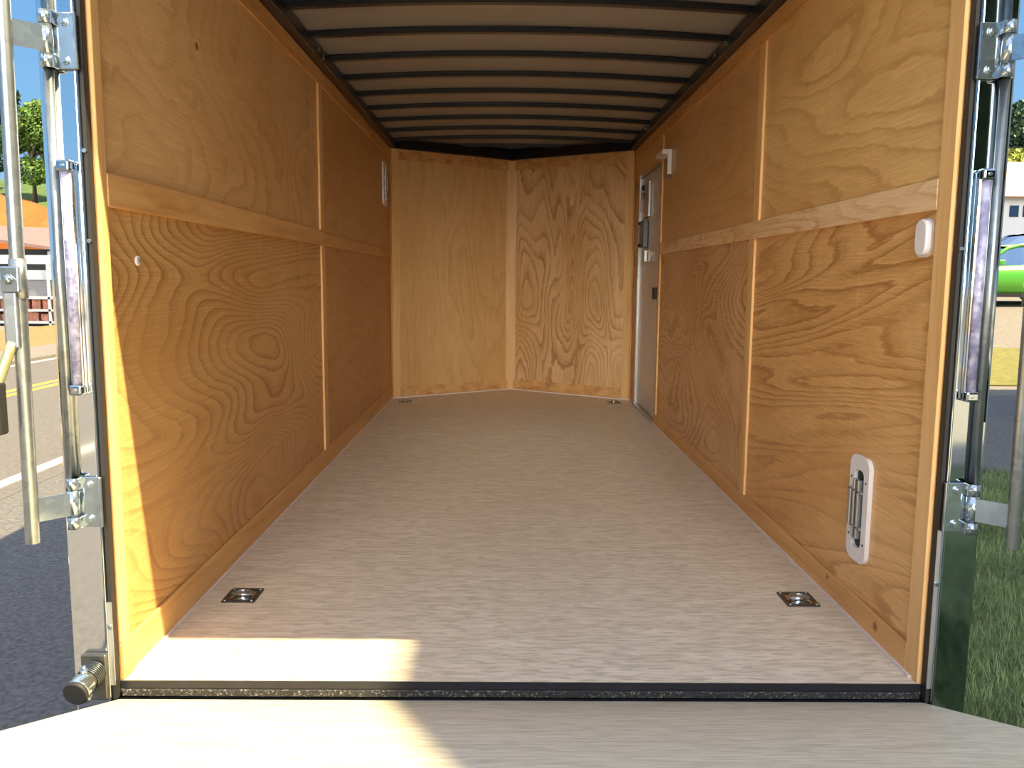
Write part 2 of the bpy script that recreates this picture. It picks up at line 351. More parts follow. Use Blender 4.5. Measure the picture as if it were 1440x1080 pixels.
# side walls
def wall(sgn, nm):
    m = MB(); x0, x1 = sgn * (XW + 0.010), sgn * 1.13
    if sgn < 0: m.box(x0, x1, 0.03, YB + .02, -0.16, 2.25)
    else:
        m.box(x0, x1, 0.03, 3.93, -0.16, 2.25); m.box(x0, x1, 4.90, YB + .02, -0.16, 2.25)
        m.box(x0, x1, 3.93, 4.90, 1.88, 2.25); m.box(x0, x1, 3.93, 4.90, -0.16, 0.0)
    return m.build(nm, M['ext'], kind='structure', label='black enclosed trailer side wall')
wl, wr = wall(-1, 'wall_left'), wall(1, 'wall_right')
def panel(par, mat, sgn, y0, y1, z0, z1):
    MB().box(sgn * XW, sgn * (XW + .010), y0, y1, z0, z1).build('plywood_panel', mat, par)
panel(wl, M['ply_lul'], -1, 0.0, 2.485, 1.248, HC); panel(wl, M['ply_lll'], -1, 0.0, 2.485, 0, 1.248)
panel(wl, M['ply_luf'], -1, 2.485, YB, 1.248, HC); panel(wl, M['ply_llf'], -1, 2.485, YB, 0, 1.248)
panel(wr, M['ply_ru'], 1, 0.0, 1.645, 1.255, HC); panel(wr, M['ply_rl'], 1, 0.0, 1.645, 0, 1.255)
panel(wr, M['ply_ruf'], 1, 1.645, 3.93, 1.255, HC); panel(wr, M['ply_rlf'], 1, 1.645, 3.93, 0, 1.255)
panel(wr, M['ply_ruf'], 1, 3.93, YB, 1.88, HC); panel(wr, M['ply_rlf'], 1, 4.90, YB, 0, 1.88)
T = 0.011
def strip(par, name, mat, sgn, y0, y1, z0, z1, t=T):
    MB().box(sgn * (XW - t), sgn * XW, y0, y1, z0, z1, 0.002, 1).build(name, mat, par)
strip(wl, 'top_trim', M['bat_y'], -1, 0.04, 2.50, 2.037, HC); strip(wl, 'top_trim', M['bat_y'], -1, 2.50, YB, 2.037, HC)
strip(wl, 'batten', M['bat_z'], -1, 2.445, 2.53, 0.10, 1.207); strip(wl, 'batten', M['bat_z'], -1, 2.43, 2.515, 1.288, 2.037)
strip(wl, 'rail', M['bat_y'], -1, 0.04, 2.49, 1.207, 1.288, 0.013); strip(wl, 'rail', M['bat_y'], -1, 2.492, YB, 1.207, 1.275)
strip(wl, 'base_trim', M['base_y'], -1, 0.0, 2.5, 0, 0.10); strip(wl, 'base_trim', M['base_y'], -1, 2.502, YB, 0, 0.10)
strip(wl, 'edge_trim', M['bat_z'], -1, 0.0, 0.04, 0.10, HC)
strip(wr, 'top_trim', M['bat_y'], 1, 0.07, 1.9, 2.037, HC); strip(wr, 'top_trim', M['bat_y'], 1, 1.902, YB, 2.037, HC)
strip(wr, 'batten', M['bat_z'], 1, 1.62, 1.70, 0.078, 1.220); strip(wr, 'batten', M['bat_z'], 1, 1.575, 1.655, 1.295, 2.037)
strip(wr, 'rail', M['rail_r'], 1, 0.07, 3.87, 1.220, 1.297, 0.012)
strip(wr, 'base_trim', M['base_y'], 1, 0.07, 3.93, 0, 0.078)
strip(wr, 'edge_trim', M['bat_z'], 1, 0.0, 0.07, 0, HC)
strip(wr, 'batten', M['bat_z'], 1, 3.87, 3.93, 0.078, 1.22); strip(wr, 'batten', M['bat_z'], 1, 3.87, 3.93, 1.298, 2.037)
# nose walls
def nose(sgn, nm, mat):
    m = MB(); d = 0.10
    m.prism([(0, YN), (sgn * XW, YB), (sgn * (XW + 0.09), YB + 0.02), (0, YN + d)], 'z', -0.16, 2.25)
    w = m.build(nm, M['ext'], kind='structure', label='front nose wall of the trailer')
    n = Vector((YB - YN, -sgn * XW, 0)); n = Vector((-sgn * (YN - YB), -XW, 0)).normalized()
    t = Vector((sgn * XW, YB - YN, 0)).normalized(); L = math.hypot(XW, YN - YB); o = Vector((0, YN, 0))
    def slab(name, mt, u0, u1, z0, z1, off, th):
        b = MB(); p = [o + t * u0 + n * off, o + t * u1 + n * off, o + t * u1 + n * (off + th), o + t * u0 + n * (off + th)]
        b.prism([(q.x, q.y) for q in p], 'z', z0, z1); b.build(name, mt, w)
    slab('plywood_panel', mat, 0.0, L, 0, HC, 0.001, 0.010)
    slab('base_trim', M['bat_x'], 0.05, L - .075, 0.012, 0.095, 0.011, T)
    slab('top_trim', M['bat_x'], 0.05, L - .075, 2.03, HC, 0.011, T)
    slab('edge_trim', M['bat_z'], L - 0.075, L - 0.005, 0.012, HC, 0.011, 0.018)
    slab('caulk_line', M['caulk'], 0.0, L, 0, 0.010, 0.011, 0.02)
    return w
wfl = nose(-1, 'wall_front', M['ply_vl']); wfr = nose(1, 'wall_front_right', M['ply_vr'])
m = MB(); m.prism([(-0.05, YN - .045), (0.042, YN - .040), (0.0, YN - 0.008)], 'z', 0.0, HC - .01)
m.build('corner_batten', M['bat_z'], wfl)
# caulk at floor sides
MB().box(-XW + T - .001, -XW + T + .009, 0.06, YB, 0, 0.007).build('caulk_line', M['caulk'], wl)
MB().box(XW - T - .009, XW - T + .001, 0.03, 3.93, 0, 0.007).build('caulk_line', M['caulk'], wr)
# ceiling: arched skin, hat bows, side rails
ZC = 2.185
def arch(x): return 0.035 * (1 - (x / 1.04) ** 2)
m = MB()
prof = [(x, ZC + arch(x)) for x in [-1.08 + 2.16 * k / 24 for k in range(25)]] + [(x, ZC + .02 + arch(x)) for x in [1.08 - 2.16 * k / 24 for k in range(25)]]
m.prism(prof, 'y', -0.02, YN + .1)
for f in m.bm.faces: f.smooth = False
ceil = m.build('ceiling', M['skin'], kind='structure', label='bare metal roof skin seen from inside')
for k in range(14):
    y = 0.36 + 0.4285 * k
    if y > YN - 0.15: break
    ex = 1.04 if y < YB - .02 else 1.04 * (YN - y) / (YN - YB) - 0.03
    m = MB(); n = 24; zb = 2.158
    xs = [-ex + 2 * ex * i / n for i in range(n + 1)]
    top = [(x, ZC - .001 + arch(x)) for x in xs]; bot = [(x, zb + arch(x)) for x in xs[::-1]]
    m.prism(top + bot, 'y', y - 0.019, y + 0.019)
    fl = [(x, ZC - .001 + arch(x)) for x in xs] + [(x, ZC - .009 + arch(x)) for x in xs[::-1]]
    m.prism(fl, 'y', y - 0.030, y + 0.030)
    m.build('roof_bow', M['rib'], ceil)
for s_ in (-1, 1):
    MB().box(s_ * 0.985, s_ * 1.049, 0.0, YB, HC + .001, ZC - .001, 0.004, 1).build('cove_rail', M['rib'], ceil)
    m = MB(); a = math.atan2(YN - YB, XW); L = math.hypot(XW, YN - YB)
    m.prism([(0, YN - .002), (s_ * XW, YB - .002), (s_ * XW, YB - .062), (0, YN - .07)], 'z', HC + .001, ZC + .01)
    m.build('cove_rail', M['rib'], ceil)
for s_, pts in ((-1, ((1.28, 2.165), (2.20, 2.145), (2.33, 2.14))), (1, ((2.24, 2.15), (2.05, 2.15), (4.3, 2.15)))):
    for y, z in pts: MB().box(s_ * 0.972, s_ * 0.9855, y - .014, y + .014, z - .011, z + .011, 0.002, 1).build('bracket_tab', M['zinc'], ceil)
# header above the opening with the small rear spoiler
m = MB(); m.box(-1.16, 1.16, -0.05, 0.029, HC, 2.32, 0.006, 1); m.prism([(-0.05, 2.32), (-0.05, 2.19), (-0.17, 2.21), (-0.17, 2.27)], 'x', -1.16, 1.16)
m.build('trim_2', M['chrome_d'], kind='structure', label='polished header over the rear opening')

# rear corner posts with seal and bright lip
def post(s_, k):
    m = MB(); a, b = sorted((s_ * 1.0535, s_ * 1.143))
    m.prism([(px, py) for px, py in rrect(b - a, 0.13, 0.006, 4, (a + b) / 2, 0.035)], 'z', -0.085, 2.34)
    p = m.build('trim_%d' % k, M['chrome'] if s_ < 0 else M['chrome_d'], kind='structure', label='polished metal corner post of the rear opening')
    a, b = sorted((s_ * 1.0405, s_ * 1.0500)); MB().box(a, b, -0.026, 0.028, -0.04, HC).build('rubber_seal', M['rubber'], p)
    a, b = sorted((s_ * 1.0503, s_ * 1.0530)); MB().box(a, b, -0.036, -0.027, -0.06, HC, 0.0015, 1).build('bright_lip', M['chrome_d'], p)
    a, b = sorted((s_ * 1.0402, s_ * 1.0505))
    MB().box(a, b, -0.029, -0.0265, -0.0, 0.42 if s_ > 0 else .22, 0.0).build('jamb_strip', M['alu'], p)
    for z in ((1.33, 1.12, .155) if s_ < 0 else (1.12, 0.28)):
        MB().cyl((s_ * 1.0455, -0.034, z), (s_ * 1.0455, -0.026, z), 0.005, n=8).build('screw', M['zinc'], p)
    return p
post(-1, 3); post(1, 4)

# sill between floor and ramp
m = MB(); m.box(-1.04, 1.04, -0.004, 0.0, -0.022, -0.001); m.box(-1.04, 1.04, -0.004, 0.019, -0.12, -0.045)
sill = m.build('trim_5', M['black'], kind='structure', label='black steel sill at the floor edge')
MB().box(-1.035, 1.035, -0.009, -0.003, -0.040, -0.022, 0.0015, 1).build('grit_strip', M['grit'], sill)

# ramp door, let down
ramp = thing('ramp_door', (0, -0.012, -0.05), 'pale strand board ramp door behind the opening, half raised on its springs', 'ramp')
RA = math.atan(0.392); RL = 1.93
def ramp_pt(u, w): return (-0.014 - u * math.cos(RA) - w * math.sin(RA), -0.0455 + u * math.sin(RA) - w * math.cos(RA))   # u along, w depth below the deck
def ramp_slab(name, mat, x0, x1, u0, u1, w0, w1, bev=0):
    m = MB(); m.prism([ramp_pt(u0, w0), ramp_pt(u1, w0), ramp_pt(u1, w1), ramp_pt(u0, w1)], 'x', x0, x1, bev); return m.build(name, mat, ramp)
ramp_slab('deck', M['osb_r'], -1.040, 1.040, 0.0, RL, 0.0, 0.018)
ramp_slab('outer_skin', M['ext'], -1.045, 1.045, 0.012, RL + .02, 0.0185, 0.05)
for sx_ in (-1, 1):
    a_, b_ = sorted((sx_ * 1.0405, sx_ * 1.046)); ramp_slab('edge_channel', M['black'], a_, b_, 0.012, RL, 0.002, 0.05)
ramp_slab('end_flap', M['alu'], -0.98, 0.98, RL + .021, RL + .38, 0.01, 0.018)
MB().cyl((-1.0, -0.008, -0.080), (1.0, -0.008, -0.080), 0.012).build('hinge_tube', M['black'], ramp)

# ramp hinge spring at the left post
sp = thing('ramp_spring', (-1.08, -0.05, 0.02), 'dark steel ramp spring tube with round end cap at foot of left post', 'spring')
A, B = Vector((-1.076, -0.052, 0.052)), Vector((-1.084, -0.145, 0.034)); dv = (B - A).normalized()
M['gun'] = plain('oily_dark_steel', (0.09, 0.088, 0.08), 0.35, 0.6, 0.3)
MB().cyl(A, B - dv * .025, 0.025, n=28, bev=.002).build('spring_tube', M['gun'], sp)
MB().cyl(B - dv * .045, B - dv * .012, 0.029, n=28, bev=.003).build('collar', M['zinc'], sp)
MB().cyl(B - dv * .012, B, 0.031, n=28, bev=.004).build('end_cap', M['rubber'], sp)
m = MB()
for k in range(7):
    c = A + dv * (.004 + k * .0055); q = dv.to_track_quat('Z', 'Y')
    m.tube([c + q @ Vector((math.cos(a_) * .0272, math.sin(a_) * .0272, 0)) for a_ in [2 * PI * j / 24 for j in range(24)]], 0.0022, 6, True)
m.build('coil', M['dark_lock'], sp)
m = MB(); m.cyl((-1.082, -0.098, .064), (-1.082, -0.098, .076), 0.010, n=6); m.cyl((-1.082, -.098, .075), (-1.082, -.098, .085), 0.005, n=10); m.build('clamp_bolt', M['zinc'], sp)
m = MB(); m.cyl((-1.068, -0.105, .012), (-1.068, -0.125, .008), 0.009, n=6); m.build('clamp_bolt', M['zinc'], sp)
MB().box(-1.115, -1.052, -0.05, -0.031, -0.03, 0.09, 0.003, 1).build('mount_plate', M['gun'], sp)

# lock bars on both posts
def lockbar(s_, label):
    X = lambda v: s_ * v
    r = thing('lock_bar', (X(1.10), -0.03, 0.5), label, 'lock bar', 'swing-out lock bars on the rear posts')
    bx = 1.165
    MB().cyl((X(bx + .006), -0.125, 0.405), (X(bx - .008), -0.125, 2.05), 0.0160, n=24, bev=.002).build('bar', M['galv'], r)
    for zc in (0.483, 1.575):
        m = MB(); h = 0.0635
        a, b = sorted((X(1.043), X(1.107)))
        m.box(a, b, -0.0415, -0.0355, zc - h, zc + h, 0.0025, 2)
        a, b = sorted((X(1.043), X(1.049))); m.box(a, b, -0.047, -0.036, zc - h, zc + h, 0.002, 1)
        m.cyl((X(1.108), -0.052, zc - h), (X(1.108), -0.052, zc - .034), 0.0155, n=20); m.cyl((X(1.108), -0.052, zc + .034), (X(1.108), -0.052, zc + h), 0.0155, n=20)
        a, b = sorted((X(1.09), X(1.11))); m.box(a, b, -0.058, -0.036, zc - h, zc - .034, .001, 1); m.box(a, b, -0.058, -0.036, zc + .034, zc + h, .001, 1)
        hp = m.build('hinge_bracket', M['zinc'], r)
        for dz in (-.043, .043):
            m = MB(); m.cyl((X(1.074), -0.041, zc + dz), (X(1.074), -0.046, zc + dz), 0.011, n=16); m.cyl((X(1.074), -0.046, zc + dz), (X(1.074), -0.053, zc + dz), 0.0075, n=6); m.build('bolt', M['zinc'], hp)
        m = MB(); m.cyl((X(1.108), -0.052, zc - .033), (X(1.108), -0.052, zc + .033), 0.0150, n=20)
        pr = [(X(1.108), -0.066), (X(1.108), -0.058), (X(bx), -0.118), (X(bx), -0.126)]
        m.prism(pr, 'z', zc - .028, zc + .028); m.build('strap_arm', M['zinc'], r)
    MB().cyl((X(1.113), -0.0415, 0.545), (X(1.113), -0.0415, 1.512), 0.0112, n=24).build('pivot_tube', M['galv'], r)
    # handle
    a, b = sorted((X(1.150), X(1.192)))
    m = MB(); m.box(a, b, -0.152, -0.138, 0.999, 1.057, .003, 2); m.build('latch_plate', M['zinc'], r)
    MB().cyl((X(1.172), -0.153, 1.028), (X(1.172), -0.162, 1.028), 0.011, n=4).build('bolt', M['zinc'], r)
    m = MB(); a, b = sorted((X(1.158), X(1.192))); m.box(a, b, -0.150, -0.136, 0.87, 1.0, .006, 3); m.build('handle_lever', M['galv'], r)
    MB().tube([(X(1.176), -0.143, 0.885), (X(1.185), -0.148, 0.86), (X(1.205), -0.158, 0.80), (X(1.215), -0.165, 0.775)], 0.0115, 12).build('handle_neck', M['yel'], r)
    MB().box(min(X(1.193), X(1.245)), max(X(1.193), X(1.245)), -0.185, -0.150, 0.675, 0.795, .006, 3).build('handle_grip', M['rubber'], r)
    # two hose-like guide rings near the middle
    MB().cyl((X(bx), -0.125, 0.985), (X(bx), -0.125, 1.075), 0.0185, n=20).build('handle_collar', M['galv'], r)
    return r
lockbar(-1, 'zinc plated lock bar swung out beside the left rear post, its handle hanging')
lockbar(1, 'zinc plated lock bar swung out beside the right rear post above the lawn')
def led(s_, label):
    X = lambda v: s_ * v
    r = thing('light_strip', (X(1.093), -0.06, 0.75), label, 'light', 'vertical light strips on the rear posts')
    a, b = sorted((X(1.068), X(1.1008)))
    MB().box(a, b, -0.046, -0.0305, 0.752, 1.302, .004, 2).build('housing', M['chrome'], r)
    m = MB(); c = (a + b) / 2
    pr = [(c + .0118 * math.cos(t) , -0.0465 - .010 * math.sin(t)) for t in [PI * k / 10 for k in range(11)]]
    m.prism(pr, 'z', 0.775, 1.28); [setattr(f, 'smooth', True) for f in m.bm.faces if len(f.verts) == 4]; m.build('lens', M['lens'], r)
    for z0, z1 in ((0.750, 0.776), (1.279, 1.306)):
        ec = MB().box(a, b, -0.061, -0.0305, z0, z1, .006, 3).build('end_cap', M['chrome_d'], r)
        MB().cyl((c, -.064, (z0 + z1) / 2), (c, -.061, (z0 + z1) / 2), 0.004, n=8).build('screw', M['zinc'], ec)
led(-1, 'clear ribbed light strip on the left rear post in sunlight'); led(1, 'clear light strip on the right rear post against the dark trim')

# tie-down rings in the floor
def dring(x, y, label, small=False):
    t = thing('tie_down_ring', (x, y, 0), label, 'tie-down', 'recessed tie-down rings in the floor')
    m = MB(); w, h = (0.108, 0.122)
    o = rrect(w, h, .008, 4, x, y); i_ = rrect(w - .034, h - .042, .012, 4, x, y)
    ring_plate(m, o, i_, 'z', 0.0002, 0.0032); m.build('plate', M['gun'], t)
    m = MB()
    def dish(u, v):
        xx = (u - .5) * 2; yy = (v - .5) * 2; return (x + xx * (w - .034) / 2, y + yy * (h - .042) / 2, 0.0015 + .006 * math.exp(-3 * (xx * xx + yy * yy)))
    m.grid(dish, 10, 10); m.build('dish', M['chrome'], t)
    m = MB(); pts = [(x + .030 * math.cos(a), y - .012 + .032 * math.sin(a), .012) for a in [PI * k / 12 for k in range(13)]]
    m.tube(pts, .0045, 8); m.cyl((x - .035, y - .014, .011), (x + .035, y - .014, .011), .0045, n=10); m.build('ring', M['zinc'], t)
    for ux in (-1, 1):
        for uy in (-1, 1): MB().cyl((x + ux * .043, y + uy * .050, .003), (x + ux * .043, y + uy * .050, .006), .006, n=12).build('screw', M['zinc'], t)
dring(-0.905, 0.58, 'steel tie-down ring recessed in floor near the left wall by the opening')
dring(0.918, 0.572, 'steel tie-down ring recessed in floor near the right wall by the opening')
dring(-0.90, 4.98, 'small distant tie-down ring on floor at the left nose wall')
dring(0.877, 4.98, 'small distant tie-down ring on floor beside the side door')

# vents
def vent(x_side, yc, zc, label, h=0.325, w=0.135):
    s_ = x_side; x0 = s_ * XW
    t = thing('side_vent', (x0, yc, zc), label, 'vent', 'flow-through side vents')
    a, b = sorted((x0 - s_ * .0005, x0 - s_ * .014)); m = MB()
    ring_plate(m, rrect(w, h, .035, 6, yc, zc), rrect(w * .50, h * .74, .02, 6, yc, zc), 'x', a, b)
    m.build('frame', M['white'], t)
    a, b = sorted((x0 - s_ * .001, x0 - s_ * .003)); MB().box(a, b, yc - w * .27, yc + w * .27, zc - h * .38, zc + h * .38).build('opening', M['rubber'], t)
    a, b = sorted((x0 - s_ * .004, x0 - s_ * .022))
    for yy in (yc + .018, yc - .010):
        MB().box(a, b, yy - .006, yy + .006, zc - h * .28, zc + h * .28, .002, 1).build('louver_blade', M['alu'], t)
    m = MB()
    for zz in (zc - h * .17, zc + h * .17): m.box(a, b, yc - w * .26, yc + w * .40, zz - .003, zz + .003)
    m.box(min(x0 - s_ * .020, x0 - s_ * .026), max(x0 - s_ * .020, x0 - s_ * .026), yc + .030, yc + .050, zc - h * .17, zc + h * .17, .002, 1)
    m.build('slide_cage', M['alu'], t)
    for yy, zz in ((-.05, .09), (-.05, -.10), (.052, .09), (.052, -.09)):
        MB().cyl((x0 - s_ * .013, yc + yy * w / .135, zc + zz), (x0 - s_ * .0155, yc + yy * w / .135, zc + zz), .004, n=8).build('screw', M['dark_lock'], t)
vent(1, 0.415, 0.352, 'white oval side vent with louvers low on the right wall')
vent(-1, 4.83, 1.79, 'small white side vent high on the left wall near the nose', 0.34, 0.20)

# white oval marker housing on right wall near the opening
t = thing('cable_cover', (XW, 0.137, 1.153), 'white rounded plastic cover on right wall near the opening', 'cover')
m = MB(); m.prism(rrect(0.088, 0.100, .030, 6, 0.137, 1.153), 'x', XW - .004, XW - .0005); m.build('base', M['white'], t)
m = MB(); m.prism(rrect(0.060, 0.092, .026, 6, 0.122, 1.153), 'x', XW - .022, XW - .004, .004); m.build('shell', M['white'], t)
for dz in (-.028, .025): MB().cyl((XW - .0045, 0.168, 1.153 + dz), (XW - .006, 0.168, 1.153 + dz), .003, n=8).build('screw', M['dark_lock'], t)
# white housing by the side door
t = thing('vent_hood', (XW, 3.72, 1.82), 'white plastic hood on right wall beside top of the side door', 'hood')
m = MB(); m.box(XW - .004, XW - .0005, 3.58, 3.90, 1.72, 1.90, .0015, 1); m.build('base_plate', M['alu'], t)
m = MB(); m.prism([(XW - .004, 1.895), (XW - .060, 1.895), (XW - .066, 1.885), (XW - .066, 1.862), (XW - .030, 1.862), (XW - .030, 1.735), (XW - .004, 1.735)], 'y', 3.58, 3.60); m.box(XW - .066, XW - .004, 3.60, 3.84, 1.865, 1.895, .003, 1); m.build('hood', M['white'], t)
t = thing('wall_plug', (-XW, 0.21, 1.078), 'tiny white plastic wall plug on left wall below the rail', 'plug')
MB().cyl((-XW, 0.21, 1.078), (-XW + .006, 0.21, 1.078), .013, n=20, bev=.001).build('disc', M['white'], t)
MB().cyl((-XW + .006, 0.21, 1.078), (-XW + .009, 0.21, 1.078), .006, n=12).build('centre', M['alu'], t)

# side door
d = MB(); d.box(XW + .010, XW + .045, 3.965, 4.865, 0.02, 1.85, .003, 1)
door = d.build('door_1', M['doorskin'], kind='structure', label='grey metal side door with dark lock')
m = MB(); m.box(XW - .010, XW + .06, 4.865, 4.90, 0.0, 1.88, .002, 1); m.box(XW - .002, XW + .06, 3.93, 3.962, 0.0, 1.88, .002, 1); m.box(XW - .002, XW + .06, 3.963, 4.864, 1.853, 1.88); m.build('door_frame', M['alu'], door)
MB().box(XW - .02, XW + .06, 3.93, 4.90, 0.001, 0.017, .002, 1).build('threshold', M['alu'], door)
MB().box(XW - .012, XW + .009, 4.42, 4.62, 1.52, 1.79, .004, 1).build('lock_plate', M['alu'], door)
m = MB(); m.cyl((XW - .02, 4.56, 1.745), (XW - .04, 4.56, 1.745), .022, n=16); m.build('lock_knob', M['rubber'], door)
MB().tube([(XW - .03, 4.55, 1.70), (XW - .045, 4.50, 1.63), (XW - .05, 4.47, 1.56)], .014, 10).build('door_handle', M['pink'], door)
MB().box(XW - .035, XW + .009, 4.50, 4.66, 1.29, 1.50, .006, 2).build('lock_box', M['dark_lock'], door)
m = MB(); m.cyl((XW - .036, 4.62, 1.48), (XW - .05, 4.62, 1.48), .012, n=12); m.cyl((XW - .036, 4.62, 1.31), (XW - .05, 4.62, 1.31), .014, n=12); m.build('lock_pin', M['rubber'], door)
MB().box(XW - .02, XW + .009, 4.50, 4.60, 1.18, 1.27, .004, 1).build('lock_tail', M['alu'], door)
MB().box(XW - .022, XW + .009, 3.985, 4.08, 0.90, 0.985, .003, 1).build('hinge_catch', M['rubber'], door)

# ------------------------------------------------------------ outside ground
GZ = -0.45
def sheet(name, mat, pts, label, cat=None, kind='structure', th=0.05):
    b = bmesh.new(); hi = [b.verts.new(p) for p in pts]; lo = [b.verts.new((p[0], p[1], p[2] - th)) for p in pts]; n = len(pts)
    b.faces.new(hi); b.faces.new(lo[::-1])
    for i in range(n): b.faces.new((lo[i], lo[(i + 1) % n], hi[(i + 1) % n], hi[i]))
    bmesh.ops.recalc_face_normals(b, faces=b.faces[:]); m = MB(); m._merge(b); return m.build(name, mat, label=label, cat=cat, kind=kind)
def rect(x0, x1, y0, y1, z=GZ): return [(x0, y0, z), (x1, y0, z), (x1, y1, z), (x0, y1, z)]
sheet('ground', M['gravel'], rect(-150, 150, -150, 150, GZ - .02), 'pale gravel ground all around', th=0.3)
sheet('parking_asphalt', M['asphalt'], rect(-3.55, 1.15, -60, 40, GZ), 'dark asphalt under the trailer', th=.012)
sheet('road', M['road'], rect(-8.3, -3.4, -60, 120, GZ + .004), 'sunlit two lane road left of the trailer', th=.02)
rd = [o for o in COL.objects if o.name == 'road'][0]; ORG['road'] = Vector((0, 0, 0))
MB().box(-3.70, -3.58, -60, 120, GZ + .003, GZ + .008).build('edge_line', M['linew'], rd)
MB().box(-8.20, -8.08, -60, 120, GZ + .003, GZ + .008).build('edge_line', M['linew'], rd)
for x in (-6.42, -6.20): MB().box(x - .05, x + .05, -60, 120, GZ + .003, GZ + .008).build('centre_line', M['liney'], rd)
sheet('pavement', M['gravel'], rect(-9.6, -8.31, -60, 120, GZ + .05), 'pale pavement across the road', th=.1)
sheet('straw_verge', M['hayd'], rect(-13.4, -9.61, -40, 120, GZ + .03), 'straw coloured verge across the road', th=.1)
sheet('concrete_yard', M['concrete'], [(1.17, -60, GZ), (60, -60, GZ), (60, -4.7, GZ), (1.17, -4.7, GZ)], 'pale concrete yard behind the ramp', th=.012)
sheet('lawn_ground', M['lawn'], [(1.16, -4.6, GZ), (5.35, -4.6, GZ), (5.35, 3.3, GZ), (3.2, 4.9, GZ), (1.16, 6.2, GZ)], 'shaded lawn soil right of the trailer', th=.012)
sheet('driveway', M['asphalt'], [(1.16, 6.2, GZ - .002), (3.2, 4.9, GZ - .002), (5.35, 3.3, GZ - .002), (14, 2, GZ - .002), (14, 9.0, GZ - .002), (1.16, 9.0, GZ - .002)], 'asphalt driveway right of the trailer', th=.01)
sheet('dry_grass_strip', M['drygrass'], [(1.16, 10.1, GZ), (40, 10.1, GZ), (40, 13.2, -.12), (1.16, 13.2, -.12)], 'yellow grass strip by the parking lot', th=.1)
sheet('parking_lot', M['gravel'], [(1.16, 13.1, -.13), (60, 13.1, -.13), (60, 19, .52), (60, 60, 2.0), (1.16, 60, 2.0), (1.16, 19, .52)], 'pale sloping parking lot', th=.2)

# lawn blades as one uncountable object
rnd = random.Random(3); vs_, fs_ = [], []
cnt = 0
while cnt < 90000:
    x = 1.17 + 3.6 * rnd.random() ** 1.4; y = -2.6 + 8.2 * rnd.random()
    if y > 6.2 - 0.64 * (x - 1.16) or (x < 1.5 and y < -0.1): continue
    if x > 0.66 * (y + 2.06) + 1.6 and rnd.random() < .7: continue
    h = 0.025 + 0.05 * rnd.random(); a = rnd.random() * 2 * PI; w = 0.0022
    lx, ly = (rnd.random() - .5) * .05, (rnd.random() - .5) * .05; n = len(vs_)
    vs_ += [(x - w * math.cos(a), y - w * math.sin(a), GZ), (x + w * math.cos(a), y + w * math.sin(a), GZ), (x + lx, y + ly, GZ + h)]; fs_.append((n, n + 1, n + 2)); cnt += 1
me = bpy.data.meshes.new('lawn_grass'); me.from_pydata(vs_, [], fs_); me.materials.append(M['blade'])
lg = bpy.data.objects.new('lawn_grass', me); COL.objects.link(lg); tag(lg, 'short green grass in shade right of the trailer', 'grass', kind='stuff')

# hill and clay bank, left distance
def hillf(u, v):
    x = -140 + 118 * u; y = 30 + 70 * v
    z = GZ + 9.2 * min(1, v * 1.9) ** 1.2 + 0.5 * math.sin(x * .3) * math.sin(y * .35) * v; return (x, y, z - (0.6 if v < .01 else 0))
m = MB(); m.grid(hillf, 40, 30); m.build('hill', M['hillgrass'], kind='structure', label='grassy hillside across the road')
def clayf(u, v):
    x = -60 + 40 * u; y = 40.0 + 5.0 * v; return (x, y, 3.0 + 2.1 * v + 0.25 * math.sin(x * 1.3) + (.2 * math.sin(x * 4)))
m = MB(); m.grid(clayf, 60, 8)
b = m.bm; bmesh.ops.solidify(b, geom=b.faces[:], thickness=0.8) if False else None
ext = bmesh.ops.extrude_face_region(b, geom=b.faces[:]); 
for g_ in ext['geom']:
    if isinstance(g_, bmesh.types.BMVert): g_.co.z -= 4.0; g_.co.y += 1.5
m.build('clay_bank', M['clay'], kind='structure', label='orange clay bank below the trees')

